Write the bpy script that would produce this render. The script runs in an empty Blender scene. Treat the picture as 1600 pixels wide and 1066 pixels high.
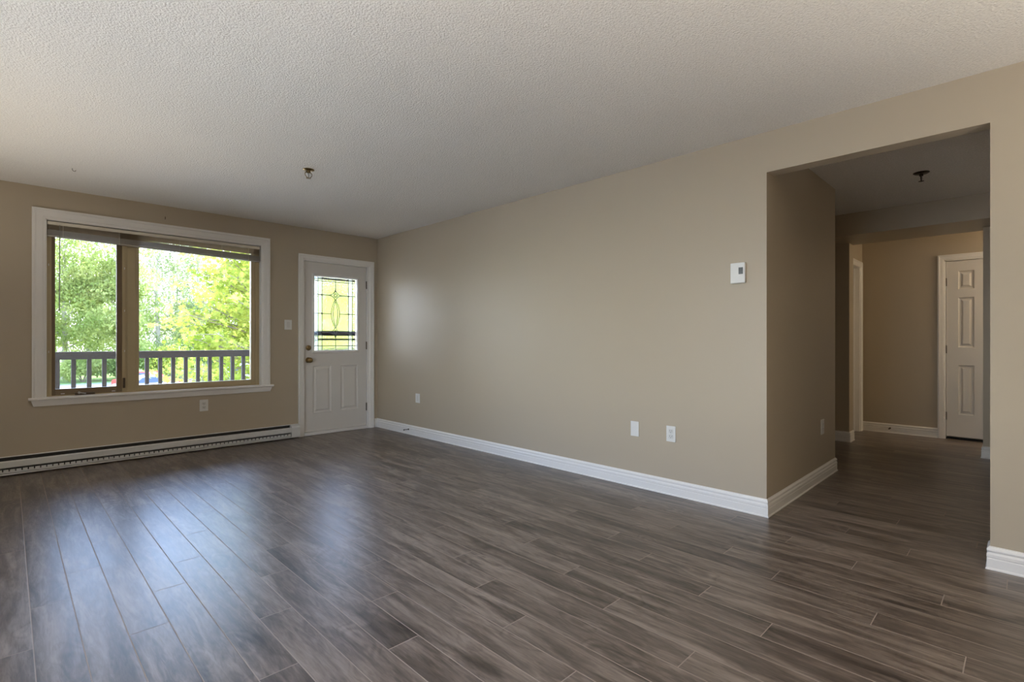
import bpy, bmesh, math, random
import numpy as np
from mathutils import Vector, Matrix

S = bpy.context.scene
C = S.collection
R = math.radians

# ------------------------------------------------------------------ camera
YAW = 44.7
cam_data = bpy.data.cameras.new('camera')
cam = bpy.data.objects.new('camera', cam_data)
C.objects.link(cam)
cam.location = (0, 0, 1.115)
cam.rotation_euler = (R(90), 0, R(-YAW))
cam_data.sensor_width = 36
cam_data.lens = 36 * 796 / 1600
cam_data.clip_start = 0.05
cam_data.clip_end = 500
S.camera = cam

# ------------------------------------------------------------------ view
S.view_settings.view_transform = 'Standard'
S.view_settings.look = 'None'
S.view_settings.gamma = 1
S.view_settings.use_curve_mapping = False
S.view_settings.exposure = 1.05

# ------------------------------------------------------------------ sky
W = bpy.data.worlds.new('World')
S.world = W
W.use_nodes = True
nt = W.node_tree
nt.nodes.clear()
wo = nt.nodes.new('ShaderNodeOutputWorld')
bg = nt.nodes.new('ShaderNodeBackground')
tc = nt.nodes.new('ShaderNodeTexCoord')
sp = nt.nodes.new('ShaderNodeSeparateXYZ')
rp = nt.nodes.new('ShaderNodeValToRGB')
nt.links.new(tc.outputs['Generated'], sp.inputs[0])
nt.links.new(sp.outputs['Z'], rp.inputs[0])
rp.color_ramp.elements[0].position = 0.0
rp.color_ramp.elements[0].color = (0.86, 0.92, 1.0, 1)
rp.color_ramp.elements[1].position = 0.7
rp.color_ramp.elements[1].color = (0.34, 0.50, 0.92, 1)
e = rp.color_ramp.elements.new(0.14); e.color = (0.78, 0.87, 1.0, 1)
e = rp.color_ramp.elements.new(0.30); e.color = (0.46, 0.62, 1.0, 1)
nt.links.new(rp.outputs[0], bg.inputs['Color'])
bg.inputs['Strength'].default_value = 5.8
nt.links.new(bg.outputs[0], wo.inputs[0])

# ------------------------------------------------------------------ sun
sun_d = bpy.data.lights.new('sun', 'SUN')
sun_d.energy = 11.0
sun_d.color = (1.0, 0.95, 0.82)
sun_d.angle = R(0.6)
sun = bpy.data.objects.new('sun', sun_d)
C.objects.link(sun)
sun.rotation_euler = (R(-28), R(6), 0)      # high over the trees; the overhang added above keeps its beams off the window

# ------------------------------------------------------------------ power of the added fill uplights
FILL_W = 210

# ================================================================== helpers
H = 2.44
XR = 3.418
YB = 5.944

def principled(name, col, rough=0.5, metal=0.0, spec=0.5, bump=None, var=None):
    m = bpy.data.materials.new(name)
    m.use_nodes = True
    n = m.node_tree.nodes
    l = m.node_tree.links
    b = n['Principled BSDF']
    b.inputs['Base Color'].default_value = (*col, 1)
    b.inputs['Roughness'].default_value = rough
    b.inputs['Metallic'].default_value = metal
    b.inputs['Specular IOR Level'].default_value = spec
    tcn = n.new('ShaderNodeTexCoord')
    if var:
        amt, sc = var
        nz = n.new('ShaderNodeTexNoise')
        nz.inputs['Scale'].default_value = sc
        nz.inputs['Detail'].default_value = 4
        l.new(tcn.outputs['Object'], nz.inputs['Vector'])
        mx = n.new('ShaderNodeMix')
        mx.data_type = 'RGBA'
        mx.inputs['A'].default_value = (*[c * (1 - amt) for c in col], 1)
        mx.inputs['B'].default_value = (*[min(1, c * (1 + amt)) for c in col], 1)
        l.new(nz.outputs['Fac'], mx.inputs['Factor'])
        l.new(mx.outputs['Result'], b.inputs['Base Color'])
    if bump:
        st, sc, dist = bump
        nz = n.new('ShaderNodeTexNoise')
        nz.inputs['Scale'].default_value = sc
        nz.inputs['Detail'].default_value = 3
        l.new(tcn.outputs['Object'], nz.inputs['Vector'])
        bp = n.new('ShaderNodeBump')
        bp.inputs['Strength'].default_value = st
        bp.inputs['Distance'].default_value = dist
        l.new(nz.outputs['Fac'], bp.inputs['Height'])
        l.new(bp.outputs[0], b.inputs['Normal'])
    return m

M = {}
M['wall'] = principled('wall_paint', (0.495, 0.42, 0.315), 0.42, spec=0.42, bump=(0.08, 90, 0.001), var=(0.015, 1.2))
M['trim'] = principled('trim_paint', (0.86, 0.835, 0.80), 0.35, var=(0.02, 6))
M['doorpaint'] = principled('door_paint', (0.74, 0.71, 0.67), 0.4, var=(0.02, 5))
M['tan'] = principled('tan_window_frame', (0.50, 0.405, 0.24), 0.45, var=(0.05, 8))
M['brown'] = principled('brown_sash', (0.19, 0.13, 0.065), 0.5, var=(0.08, 10))
M['bronze'] = principled('bronze_hardware', (0.10, 0.075, 0.05), 0.4, metal=0.6)
M['brass'] = principled('aged_brass', (0.30, 0.215, 0.10), 0.28, metal=1.0, var=(0.2, 60))
M['darkbrass'] = principled('dark_brass', (0.05, 0.032, 0.02), 0.35, metal=0.7)
M['plastic'] = principled('white_plastic', (0.78, 0.77, 0.74), 0.3, var=(0.01, 30))
M['socket'] = principled('socket_plastic', (0.70, 0.69, 0.66), 0.3, var=(0.01, 30))
M['dark'] = principled('dark_slot', (0.03, 0.028, 0.025), 0.6)
M['heater'] = principled('heater_enamel', (0.70, 0.70, 0.68), 0.35, var=(0.03, 12))
M['fin'] = principled('heater_fins', (0.28, 0.28, 0.27), 0.45, metal=0.5, var=(0.2, 40))
M['blindrail'] = principled('blind_rail', (0.80, 0.74, 0.62), 0.4, var=(0.03, 20))
M['blindstack'] = principled('blind_stack', (0.48, 0.44, 0.38), 0.5, var=(0.05, 14))
M['wand'] = principled('wand_plastic', (0.30, 0.30, 0.24), 0.3, var=(0.05, 20))
M['lead'] = principled('lead_came', (0.05, 0.055, 0.06), 0.4, metal=0.5)
M['rail'] = principled('weathered_stain', (0.032, 0.028, 0.031), 0.75, bump=(0.3, 40, 0.004), var=(0.2, 9))
M['deck'] = principled('deck_boards', (0.62, 0.54, 0.42), 0.8, var=(0.15, 6))
M['lamp_glass'] = principled('lamp_glass', (0.9, 0.88, 0.82), 0.3)
M['steel'] = principled('brushed_steel', (0.45, 0.44, 0.42), 0.35, metal=1.0)
M['rubber'] = principled('dark_rubber', (0.06, 0.05, 0.045), 0.7)
M['lcd'] = principled('lcd', (0.055, 0.052, 0.045), 0.25)
M['bounce_concrete'] = principled('bounce_concrete', (0.50, 0.47, 0.42), 0.9, var=(0.08, 1.5))
M['asphalt'] = principled('asphalt', (0.30, 0.29, 0.28), 0.9, var=(0.12, 1.5))
M['grass'] = principled('grass', (0.16, 0.26, 0.06), 0.95, var=(0.35, 0.7))
M['bark'] = principled('bark', (0.22, 0.18, 0.14), 0.9, bump=(0.6, 14, 0.02), var=(0.3, 5))
M['greybark'] = principled('pale_bark', (0.42, 0.38, 0.33), 0.9, bump=(0.5, 14, 0.02), var=(0.25, 5))
M['tyre'] = principled('tyre', (0.02, 0.02, 0.02), 0.8)
M['carglass'] = principled('car_glass', (0.03, 0.05, 0.09), 0.08)
M['redcar'] = principled('red_paint', (0.55, 0.03, 0.02), 0.2)
M['whitecar'] = principled('white_paint', (0.80, 0.82, 0.85), 0.2)
M['bluecar'] = principled('pale_blue_paint', (0.42, 0.58, 0.68), 0.25)
M['threshold'] = principled('dark_threshold', (0.015, 0.013, 0.012), 0.7)
M['siding'] = principled('exterior_siding', (0.5, 0.47, 0.42), 0.8, var=(0.05, 3))

def ceiling_mat():
    m = bpy.data.materials.new('stippled_ceiling')
    m.use_nodes = True
    n = m.node_tree.nodes; l = m.node_tree.links
    b = n['Principled BSDF']
    b.inputs['Roughness'].default_value = 0.9
    b.inputs['Specular IOR Level'].default_value = 0.1
    t = n.new('ShaderNodeTexCoord')
    a = n.new('ShaderNodeTexNoise'); a.inputs['Scale'].default_value = 100; a.inputs['Detail'].default_value = 3
    v = n.new('ShaderNodeTexVoronoi'); v.inputs['Scale'].default_value = 120
    l.new(t.outputs['Object'], a.inputs['Vector']); l.new(t.outputs['Object'], v.inputs['Vector'])
    ad = n.new('ShaderNodeMath'); ad.operation = 'SUBTRACT'
    l.new(a.outputs['Fac'], ad.inputs[0])
    mu = n.new('ShaderNodeMath'); mu.operation = 'MULTIPLY'; mu.inputs[1].default_value = 0.45
    l.new(v.outputs['Distance'], mu.inputs[0]); l.new(mu.outputs[0], ad.inputs[1])
    # smooth hand-trowelled border strip along the window wall
    s = n.new('ShaderNodeSeparateXYZ'); l.new(t.outputs['Object'], s.inputs[0])
    mr = n.new('ShaderNodeMapRange')
    mr.inputs['From Min'].default_value = YB - 0.22; mr.inputs['From Max'].default_value = YB - 0.15
    mr.inputs['To Min'].default_value = 1.0; mr.inputs['To Max'].default_value = 0.05
    l.new(s.outputs['Y'], mr.inputs['Value'])
    m2 = n.new('ShaderNodeMath'); m2.operation = 'MULTIPLY'
    l.new(ad.outputs[0], m2.inputs[0]); l.new(mr.outputs[0], m2.inputs[1])
    bp = n.new('ShaderNodeBump'); bp.inputs['Strength'].default_value = 0.8; bp.inputs['Distance'].default_value = 0.006
    l.new(m2.outputs[0], bp.inputs['Height']); l.new(bp.outputs[0], b.inputs['Normal'])
    cr = n.new('ShaderNodeValToRGB')
    cr.color_ramp.elements[0].position = 0.3; cr.color_ramp.elements[0].color = (0.78, 0.745, 0.695, 1)
    cr.color_ramp.elements[1].position = 0.7; cr.color_ramp.elements[1].color = (0.90, 0.865, 0.81, 1)
    l.new(a.outputs['Fac'], cr.inputs[0]); l.new(cr.outputs[0], b.inputs['Base Color'])
    return m
M['ceiling'] = ceiling_mat()

def floor_mat():
    m = bpy.data.materials.new('grey_brown_laminate')
    m.use_nodes = True
    n = m.node_tree.nodes; l = m.node_tree.links
    b = n['Principled BSDF']
    def math_(op, a, bb=None, c=None):
        q = n.new('ShaderNodeMath'); q.operation = op
        for i, v in enumerate((a, bb, c)):
            if v is None: continue
            if isinstance(v, (int, float)): q.inputs[i].default_value = v
            else: l.new(v, q.inputs[i])
        return q.outputs[0]
    t = n.new('ShaderNodeTexCoord')
    s = n.new('ShaderNodeSeparateXYZ'); l.new(t.outputs['Object'], s.inputs[0])
    PW, PL = 0.13, 1.235
    u = math_('DIVIDE', math_('SUBTRACT', s.outputs['X'], 0.066), PW)
    k = math_('FLOOR', u)
    fu = math_('SUBTRACT', u, k)
    wn = n.new('ShaderNodeTexWhiteNoise'); wn.noise_dimensions = '1D'; l.new(k, wn.inputs['W'])
    off = math_('ADD', math_('MULTIPLY', math_('ADD', k, 1.0), 0.345), math_('MULTIPLY', wn.outputs['Value'], 0.08))
    v = math_('DIVIDE', math_('SUBTRACT', math_('SUBTRACT', s.outputs['Y'], 0.05), off), PL)
    kv = math_('FLOOR', v)
    fv = math_('SUBTRACT', v, kv)
    # distance to the long and short joints
    du = math_('MULTIPLY', math_('MINIMUM', fu, math_('SUBTRACT', 1.0, fu)), PW)
    dv = math_('MULTIPLY', math_('MINIMUM', fv, math_('SUBTRACT', 1.0, fv)), PL)
    d = math_('MINIMUM', du, dv)
    seam = n.new('ShaderNodeMapRange'); seam.interpolation_type = 'SMOOTHSTEP'
    seam.inputs['From Min'].default_value = 0.0008; seam.inputs['From Max'].default_value = 0.0026
    seam.inputs['To Min'].default_value = 1; seam.inputs['To Max'].default_value = 0
    l.new(d, seam.inputs['Value'])
    # board id
    cb = n.new('ShaderNodeCombineXYZ'); l.new(k, cb.inputs[0]); l.new(kv, cb.inputs[1])
    wb = n.new('ShaderNodeTexWhiteNoise'); wb.noise_dimensions = '3D'; l.new(cb.outputs[0], wb.inputs['Vector'])
    # grain coordinates, shifted per board
    gx = math_('ADD', s.outputs['X'], math_('MULTIPLY', wb.outputs['Value'], 37.0))
    gv = n.new('ShaderNodeCombineXYZ')
    l.new(math_('MULTIPLY', gx, 1.0), gv.inputs[0]); l.new(math_('MULTIPLY', s.outputs['Y'], 0.13), gv.inputs[1]); l.new(math_('MULTIPLY', wb.outputs['Value'], 9.0), gv.inputs[2])
    g1 = n.new('ShaderNodeTexNoise'); g1.inputs['Scale'].default_value = 15; g1.inputs['Detail'].default_value = 6; g1.inputs['Roughness'].default_value = 0.62; g1.inputs['Distortion'].default_value = 0.7
    l.new(gv.outputs[0], g1.inputs['Vector'])
    g2 = n.new('ShaderNodeTexNoise'); g2.inputs['Scale'].default_value = 70; g2.inputs['Detail'].default_value = 4; g2.inputs['Distortion'].default_value = 1.2
    l.new(gv.outputs[0], g2.inputs['Vector'])
    # cathedral rings
    wv = n.new('ShaderNodeTexNoise'); wv.inputs['Scale'].default_value = 5.0; wv.inputs['Detail'].default_value = 1.5
    gv2 = n.new('ShaderNodeCombineXYZ')
    l.new(gx, gv2.inputs[0]); l.new(math_('MULTIPLY', s.outputs['Y'], 0.45), gv2.inputs[1]); l.new(math_('MULTIPLY', wb.outputs['Value'], 5.0), gv2.inputs[2])
    l.new(gv2.outputs[0], wv.inputs['Vector'])
    ring = math_('SINE', math_('MULTIPLY', wv.outputs['Fac'], 110.0))
    ring = math_('MULTIPLY', ring, math_('GREATER_THAN', wv.outputs['Fac'], 0.61))
    tone = math_('ADD', math_('MULTIPLY', g1.outputs['Fac'], 0.9), math_('MULTIPLY', g2.outputs['Fac'], 0.34))
    tone = math_('ADD', tone, math_('MULTIPLY', ring, 0.04))
    tone = math_('ADD', tone, math_('MULTIPLY', wb.outputs['Value'], 0.09))
    cr = n.new('ShaderNodeValToRGB')
    e = cr.color_ramp.elements
    e[0].position = 0.44; e[0].color = (0.036, 0.027, 0.021, 1)
    e[1].position = 0.86; e[1].color = (0.30, 0.242, 0.200, 1)
    c = e.new(0.63); c.color = (0.128, 0.099, 0.080, 1)
    l.new(tone, cr.inputs[0])
    mx = n.new('ShaderNodeMix'); mx.data_type = 'RGBA'
    l.new(cr.outputs[0], mx.inputs['A']); mx.inputs['B'].default_value = (0.42, 0.35, 0.30, 1)
    l.new(math_('MULTIPLY', seam.outputs[0], 0.95), mx.inputs['Factor'])
    l.new(mx.outputs['Result'], b.inputs['Base Color'])
    l.new(math_('ADD', math_('ADD', math_('MULTIPLY', g1.outputs['Fac'], 0.10), 0.29), math_('MULTIPLY', seam.outputs[0], 0.4)), b.inputs['Roughness'])
    l.new(math_('MULTIPLY', math_('SUBTRACT', 1.0, seam.outputs[0]), 0.72), b.inputs['Specular IOR Level'])
    bp = n.new('ShaderNodeBump'); bp.inputs['Strength'].default_value = 0.35; bp.inputs['Distance'].default_value = 0.0012
    hh = math_('SUBTRACT', math_('MULTIPLY', g2.outputs['Fac'], 0.25), math_('MULTIPLY', seam.outputs[0], 1.4))
    l.new(hh, bp.inputs['Height']); l.new(bp.outputs[0], b.inputs['Normal'])
    return m
M['floor'] = floor_mat()

def pane_mat():
    m = bpy.data.materials.new('clear_pane')
    m.use_nodes = True
    n = m.node_tree.nodes; l = m.node_tree.links
    n.remove(n['Principled BSDF'])
    o = n['Material Output']
    t = n.new('ShaderNodeBsdfTransparent'); t.inputs[0].default_value = (0.95, 0.97, 0.95, 1)
    g = n.new('ShaderNodeBsdfGlossy'); g.inputs['Roughness'].default_value = 0.02
    f = n.new('ShaderNodeFresnel'); f.inputs['IOR'].default_value = 1.45
    x = n.new('ShaderNodeMixShader')
    l.new(f.outputs[0], x.inputs[0]); l.new(t.outputs[0], x.inputs[1]); l.new(g.outputs[0], x.inputs[2]); l.new(x.outputs[0], o.inputs[0])
    return m
M['pane'] = pane_mat()

def art_glass(name, rough, scale, st, tint):
    m = bpy.data.materials.new(name)
    m.use_nodes = True
    n = m.node_tree.nodes; l = m.node_tree.links
    b = n['Principled BSDF']
    b.inputs['Base Color'].default_value = (*tint, 1)
    b.inputs['Transmission Weight'].default_value = 1
    b.inputs['Roughness'].default_value = rough
    b.inputs['IOR'].default_value = 1.25
    t = n.new('ShaderNodeTexCoord')
    v = n.new('ShaderNodeTexNoise'); v.inputs['Scale'].default_value = scale; v.inputs['Detail'].default_value = 2
    l.new(t.outputs['Object'], v.inputs['Vector'])
    bp = n.new('ShaderNodeBump'); bp.inputs['Strength'].default_value = st; bp.inputs['Distance'].default_value = 0.01
    l.new(v.outputs['Fac'], bp.inputs['Height']); l.new(bp.outputs[0], b.inputs['Normal'])
    return m
M['water_glass'] = art_glass('rippled_glass', 0.16, 40, 0.5, (1.0, 0.99, 0.95))
M['granite_glass'] = art_glass('pebbled_glass', 0.22, 160, 0.9, (0.75, 0.8, 0.8))
M['clear_glass'] = art_glass('bevelled_glass', 0.3, 8, 0.2, (.86, .88, .88))

def screen_mat():
    m = bpy.data.materials.new('insect_mesh')
    m.use_nodes = True
    n = m.node_tree.nodes; l = m.node_tree.links
    b = n['Principled BSDF']
    b.inputs['Base Color'].default_value = (0.30, 0.31, 0.30, 1); b.inputs['Roughness'].default_value = 0.8
    t = n.new('ShaderNodeBsdfTransparent'); x = n.new('ShaderNodeMixShader'); x.inputs[0].default_value = 0.15
    l.new(t.outputs[0], x.inputs[1]); l.new(b.outputs[0], x.inputs[2]); l.new(x.outputs[0], n['Material Output'].inputs[0])
    return m
M['screen'] = screen_mat()

def leaf_mat(name, c1, c2, trans=0.5, sc=0.6):
    m = bpy.data.materials.new(name)
    m.use_nodes = True
    n = m.node_tree.nodes; l = m.node_tree.links
    n.remove(n['Principled BSDF'])
    d = n.new('ShaderNodeBsdfDiffuse'); t = n.new('ShaderNodeBsdfTranslucent'); x = n.new('ShaderNodeMixShader'); x.inputs[0].default_value = trans
    tcn = n.new('ShaderNodeTexCoord'); z = n.new('ShaderNodeTexNoise'); z.inputs['Scale'].default_value = sc; z.inputs['Detail'].default_value = 5
    l.new(tcn.outputs['Object'], z.inputs['Vector'])
    cr = n.new('ShaderNodeValToRGB'); cr.color_ramp.elements[0].position = 0.35; cr.color_ramp.elements[1].position = 0.65
    cr.color_ramp.elements[0].color = (*c1, 1); cr.color_ramp.elements[1].color = (*c2, 1)
    l.new(z.outputs['Fac'], cr.inputs[0])
    l.new(cr.outputs[0], d.inputs[0]); l.new(cr.outputs[0], t.inputs[0])
    l.new(d.outputs[0], x.inputs[1]); l.new(t.outputs[0], x.inputs[2]); l.new(x.outputs[0], n['Material Output'].inputs[0])
    return m
M['leaf_green'] = leaf_mat('green_leaves', (0.25, 0.34, 0.08), (0.56, 0.60, 0.22), 0.55)
M['leaf_yellow'] = leaf_mat('yellow_green_leaves', (0.21, 0.28, 0.035), (0.50, 0.52, 0.12), 0.5, 1.4)
M['leaf_pale'] = leaf_mat('pale_leaves', (0.18, 0.22, 0.10), (0.46, 0.52, 0.25))
M['leaf_dark'] = leaf_mat('dark_leaves', (0.07, 0.14, 0.04), (0.34, 0.44, 0.12))

M['blind'] = leaf_mat('blind_slat', (0.66, 0.55, 0.40), (0.70, 0.59, 0.44), 0.35, 20)

# ---------- mesh building
class MB:
    def __init__(self):
        self.bm = bmesh.new()
    def box(self, x0, x1, y0, y1, z0, z1, bev=0.0, mat=None, seg=1):
        x0, x1 = sorted((x0, x1)); y0, y1 = sorted((y0, y1)); z0, z1 = sorted((z0, z1))
        r = bmesh.ops.create_cube(self.bm, size=1)
        vs = r['verts']
        for v in vs:
            v.co = Vector((x0 + (v.co.x + .5) * (x1 - x0), y0 + (v.co.y + .5) * (y1 - y0), z0 + (v.co.z + .5) * (z1 - z0)))
        if bev > 0:
            es = list({e for v in vs for e in v.link_edges})
            g = bmesh.ops.bevel(self.bm, geom=es, offset=bev, segments=seg, affect='EDGES', profile=0.6)
            vs = list({v for f in g['faces'] for v in f.verts} | {v for v in vs if v.is_valid})
        if mat is not None:
            for v in vs: v.co = mat @ v.co
        return self
    def lathe(self, prof, center, axis=(0, 0, 1), n=24):
        """prof: list of (radius, height along axis)"""
        ax = Vector(axis).normalized()
        q = Vector((0, 0, 1)).rotation_difference(ax)
        rings = []
        for r, h in prof:
            ring = []
            for i in range(n):
                a = 2 * math.pi * i / n
                ring.append(self.bm.verts.new(Vector(center) + q @ Vector((max(r, 1e-5) * math.cos(a), max(r, 1e-5) * math.sin(a), h))))
            rings.append(ring)
        for a, b in zip(rings, rings[1:]):
            for i in range(n):
                j = (i + 1) % n
                self.bm.faces.new((a[i], a[j], b[j], b[i]))
        self.bm.faces.new(rings[0][::-1]); self.bm.faces.new(rings[-1])
        return self
    def tube(self, pts, rad, n=8):
        pts = [Vector(p) for p in pts]
        if not isinstance(rad, (list, tuple)): rad = [rad] * len(pts)
        rings = []
        for i, p in enumerate(pts):
            a = pts[max(i - 1, 0)]; b = pts[min(i + 1, len(pts) - 1)]
            d = (b - a).normalized()
            q = Vector((0, 0, 1)).rotation_difference(d)
            rings.append([self.bm.verts.new(p + q @ Vector((rad[i] * math.cos(2 * math.pi * k / n), rad[i] * math.sin(2 * math.pi * k / n), 0))) for k in range(n)])
        for a, b in zip(rings, rings[1:]):
            for i in range(n):
                j = (i + 1) % n
                self.bm.faces.new((a[i], a[j], b[j], b[i]))
        self.bm.faces.new(rings[0][::-1]); self.bm.faces.new(rings[-1])
        return self
    def sweep(self, prof, path, O, U, V, N, closed=False, only=None):
        """prof: (offset to the left of the path, height along N); mitred at the corners"""
        O, U, V, N = map(Vector, (O, U, V, N))
        P = [Vector(p) for p in path]
        m = len(P)
        rows = []
        for i in range(m):
            if closed:
                a = (P[i] - P[i - 1]).normalized(); b = (P[(i + 1) % m] - P[i]).normalized()
            else:
                a = (P[i] - P[i - 1]).normalized() if i > 0 else (P[1] - P[0]).normalized()
                b = (P[i + 1] - P[i]).normalized() if i < m - 1 else a
            na = Vector((-a.y, a.x)); nb = Vector((-b.y, b.x))
            mi = (na + nb); mi = mi / (1 + na.dot(nb))
            rows.append((P[i], mi))
        segs = range(m if closed else m - 1)
        if only is not None: segs = [only]
        for s in segs:
            A, B = rows[s], rows[(s + 1) % m]
            ra = []; rb = []
            for o, h in prof:
                pa = A[0] + A[1] * o; pb = B[0] + B[1] * o
                ra.append(self.bm.verts.new(O + U * pa.x + V * pa.y + N * h))
                rb.append(self.bm.verts.new(O + U * pb.x + V * pb.y + N * h))
            k = len(prof)
            for i in range(k):
                j = (i + 1) % k
                self.bm.faces.new((ra[i], ra[j], rb[j], rb[i]))
            self.bm.faces.new(ra[::-1]); self.bm.faces.new(rb)
        return self
    def prism(self, pts, h0, h1, fn):
        """extrude a 2D outline between h0 and h1; fn(u, v, h) -> point"""
        a = [self.bm.verts.new(fn(u, v, h0)) for u, v in pts]
        b = [self.bm.verts.new(fn(u, v, h1)) for u, v in pts]
        k = len(pts)
        for i in range(k):
            j = (i + 1) % k
            self.bm.faces.new((a[i], a[j], b[j], b[i]))
        self.bm.faces.new(a[::-1]); self.bm.faces.new(b)
        return self
    def build(self, name, mat, parent=None, smooth=False, origin=None):
        bmesh.ops.recalc_face_normals(self.bm, faces=self.bm.faces)
        me = bpy.data.meshes.new(name)
        if parent is not None and origin is None:
            origin = parent['_o'] if '_o' in parent else None
        if origin is not None:
            bmesh.ops.translate(self.bm, verts=self.bm.verts, vec=-Vector(origin))
        self.bm.to_mesh(me); self.bm.free()
        me.materials.append(mat)
        if smooth:
            me.shade_smooth()
            try: me.set_sharp_from_angle(angle=R(35))
            except Exception: pass
        o = bpy.data.objects.new(name, me)
        C.objects.link(o)
        if parent is not None:
            o.parent = parent
        elif origin is not None:
            o.location = origin
        return o

def tag(o, label, cat, group=None):
    o['label'] = label; o['category'] = cat
    if group: o['group'] = group
    return o
ROOTS = []
def empty(name, loc, label, cat, group=None):
    """an Empty at the thing's base; its parts are modelled in world metres and re-based on it"""
    o = bpy.data.objects.new(name, None)
    C.objects.link(o); o.location = loc; o.empty_display_size = 0.05
    o['_o'] = list(loc); ROOTS.append(o)
    return tag(o, label, cat, group)
def struct(o, label=None):
    o['kind'] = 'structure'
    if label: o['label'] = label
    return o
def sub(mb, name, mat, parent, smooth=False):
    """a child of a mesh object that itself is a child: meshes keep the root's frame"""
    r = parent
    while r.parent is not None: r = r.parent
    org = r['_o'] if '_o' in r else list(r.location)
    return mb.build(name, mat, parent, smooth, origin=org)

# ================================================================== room shell
def grid_wall(axis, p0, p1, a0, a1, z0, z1, holes):
    """axis 'x': wall plane normal to x, runs along y. holes: (a0, a1, z0, z1)"""
    mb = MB()
    aa = sorted({a0, a1, *[h[0] for h in holes], *[h[1] for h in holes]})
    zz = sorted({z0, z1, *[h[2] for h in holes], *[h[3] for h in holes]})
    for i in range(len(aa) - 1):
        for j in range(len(zz) - 1):
            ca = (aa[i] + aa[i + 1]) / 2; cz = (zz[j] + zz[j + 1]) / 2
            if any(h[0] < ca < h[1] and h[2] < cz < h[3] for h in holes): continue
            if axis == 'x': mb.box(p0, p1, aa[i], aa[i + 1], zz[j], zz[j + 1])
            else: mb.box(aa[i], aa[i + 1], p0, p1, zz[j], zz[j + 1])
    bmesh.ops.remove_doubles(mb.bm, verts=mb.bm.verts, dist=1e-5)
    # drop the faces buried between neighbouring cells
    seen = {}
    for f in list(mb.bm.faces):
        key = tuple(sorted(v.index for v in f.verts))
        seen.setdefault(key, []).append(f)
    mb.bm.verts.index_update()
    seen = {}
    for f in mb.bm.faces:
        seen.setdefault(tuple(sorted(v.index for v in f.verts)), []).append(f)
    dead = [f for fs in seen.values() if len(fs) > 1 for f in fs]
    bmesh.ops.delete(mb.bm, geom=dead, context='FACES_ONLY')
    return mb

XL = -1.25      # left wall, out of frame
YR = -3.4       # rear wall, behind the camera
struct(MB().box(XL - .2, 7.9, YR - .2, YB + .25, -0.12, 0.0).build('floor', M['floor']), 'grey brown laminate plank floor')
struct(MB().box(XL - .2, XR + .13, YR - .2, YB + .25, H, H + .15).build('ceiling', M['ceiling']), 'stippled off white living room ceiling')
struct(MB().box(XR + .12, 7.9, -1.7, 3.4, 2.42, H + .15).build('ceiling', M['ceiling']), 'stippled hallway ceiling')
WX0, WX1, WZ0, WZ1 = .232, 1.990, .60, 2.168       # window opening
DX0, DX1, DZ1 = 2.447, 3.300, 2.075                # front door opening
struct(grid_wall('y', YB, YB + .17, XL - .12, XR + .12, 0, H, [(WX0, WX1, WZ0, WZ1), (DX0, DX1, 0, DZ1)]).build('wall_back', M['wall']), 'beige wall with window and glazed door')
struct(grid_wall('x', XR, XR + .11, YR - .1, YB, 0, H, [(.126, 1.16, 0, 2.185)]).build('wall_right', M['wall']), 'long beige wall with hallway opening')
LW = (.9, 3.4, .5, 2.2)                       # big window added in the unseen left wall for daylight
struct(grid_wall('x', XL - .12, XL, YR - .1, YB, 0, H, [LW]).build('wall_left', M['wall']))
struct(MB().box(XL - .12, XR + .12, YR - .12, YR, 0, H).build('wall_rear', M['wall']))
# hallway
struct(MB().box(XR + .11, 5.06, 1.16, 1.27, 0, 2.42).build('wall_hall_left', M['wall']), 'beige return wall inside the hallway opening')
struct(MB().box(4.95, 5.06, 1.27, 3.2, 0, 2.42).build('wall_hall_inner', M['wall']))
struct(MB().box(4.95, 6.78, 3.2, 3.3, 0, 2.42).build('wall_hall_end', M['wall']))
struct(MB().box(6.60, 6.78, 1.378, 3.2, 0, 2.196).build('wall_stub_left', M['wall']), 'short beige wall at left of the inner hallway opening')
struct(MB().box(6.60, 6.78, -1.5, .293, 0, 2.196).build('wall_stub_right', M['wall']), 'short beige wall at right of the inner hallway opening')
struct(MB().box(6.12, 6.78, -1.5, 3.2, 2.196, 2.42).build('trim_1', M['wall']), 'beige ceiling beam across the hallway')
D3 = (6.70, 7.47, 0, 2.035)
struct(grid_wall('y', 1.452, 1.56, 6.78, 7.615, 0, 2.42, [(6.80, 7.46, 0, 2.03)]).build('wall_hall_side', M['wall']), 'hallway side wall with white framed doorway')
struct(grid_wall('x', 7.615, 7.72, -1.5, 1.56, 0, 2.42, [(-.10, .660, 0, 2.035)]).build('wall_hall_far', M['wall']), 'beige wall at the far end of the hallway')
struct(MB().box(XR + .11, 7.72, -1.6, -1.5, 0, 2.42).build('wall_hall_right', M['wall']))
# outer shell behind the hall doors so that no daylight leaks in
struct(MB().box(7.72, 7.82, -1.6, 3.3, 0, 2.42).build('wall_closet', M['wall']))
struct(MB().box(6.78, 7.72, 2.6, 2.7, 0, 2.42).build('wall_side_room', M['wall']))

# ---------- mouldings
BASE = [(0, 0), (.017, 0), (.017, .006), (.0125, .011), (.0125, .052), (.0105, .056), (.0105, .058), (.013, .061), (.013, .074), (.010, .080), (.0075, .085), (.0115, .089), (.0125, .096), (.010, .103), (.005, .108), (.004, .112), (0, .112)]
def baseboard(name, path, only=None, label=None):
    return struct(MB().sweep(BASE, path, (0, 0, 0), (1, 0, 0), (0, 1, 0), (0, 0, 1), only=only).build(name, M['trim']), label)
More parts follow.
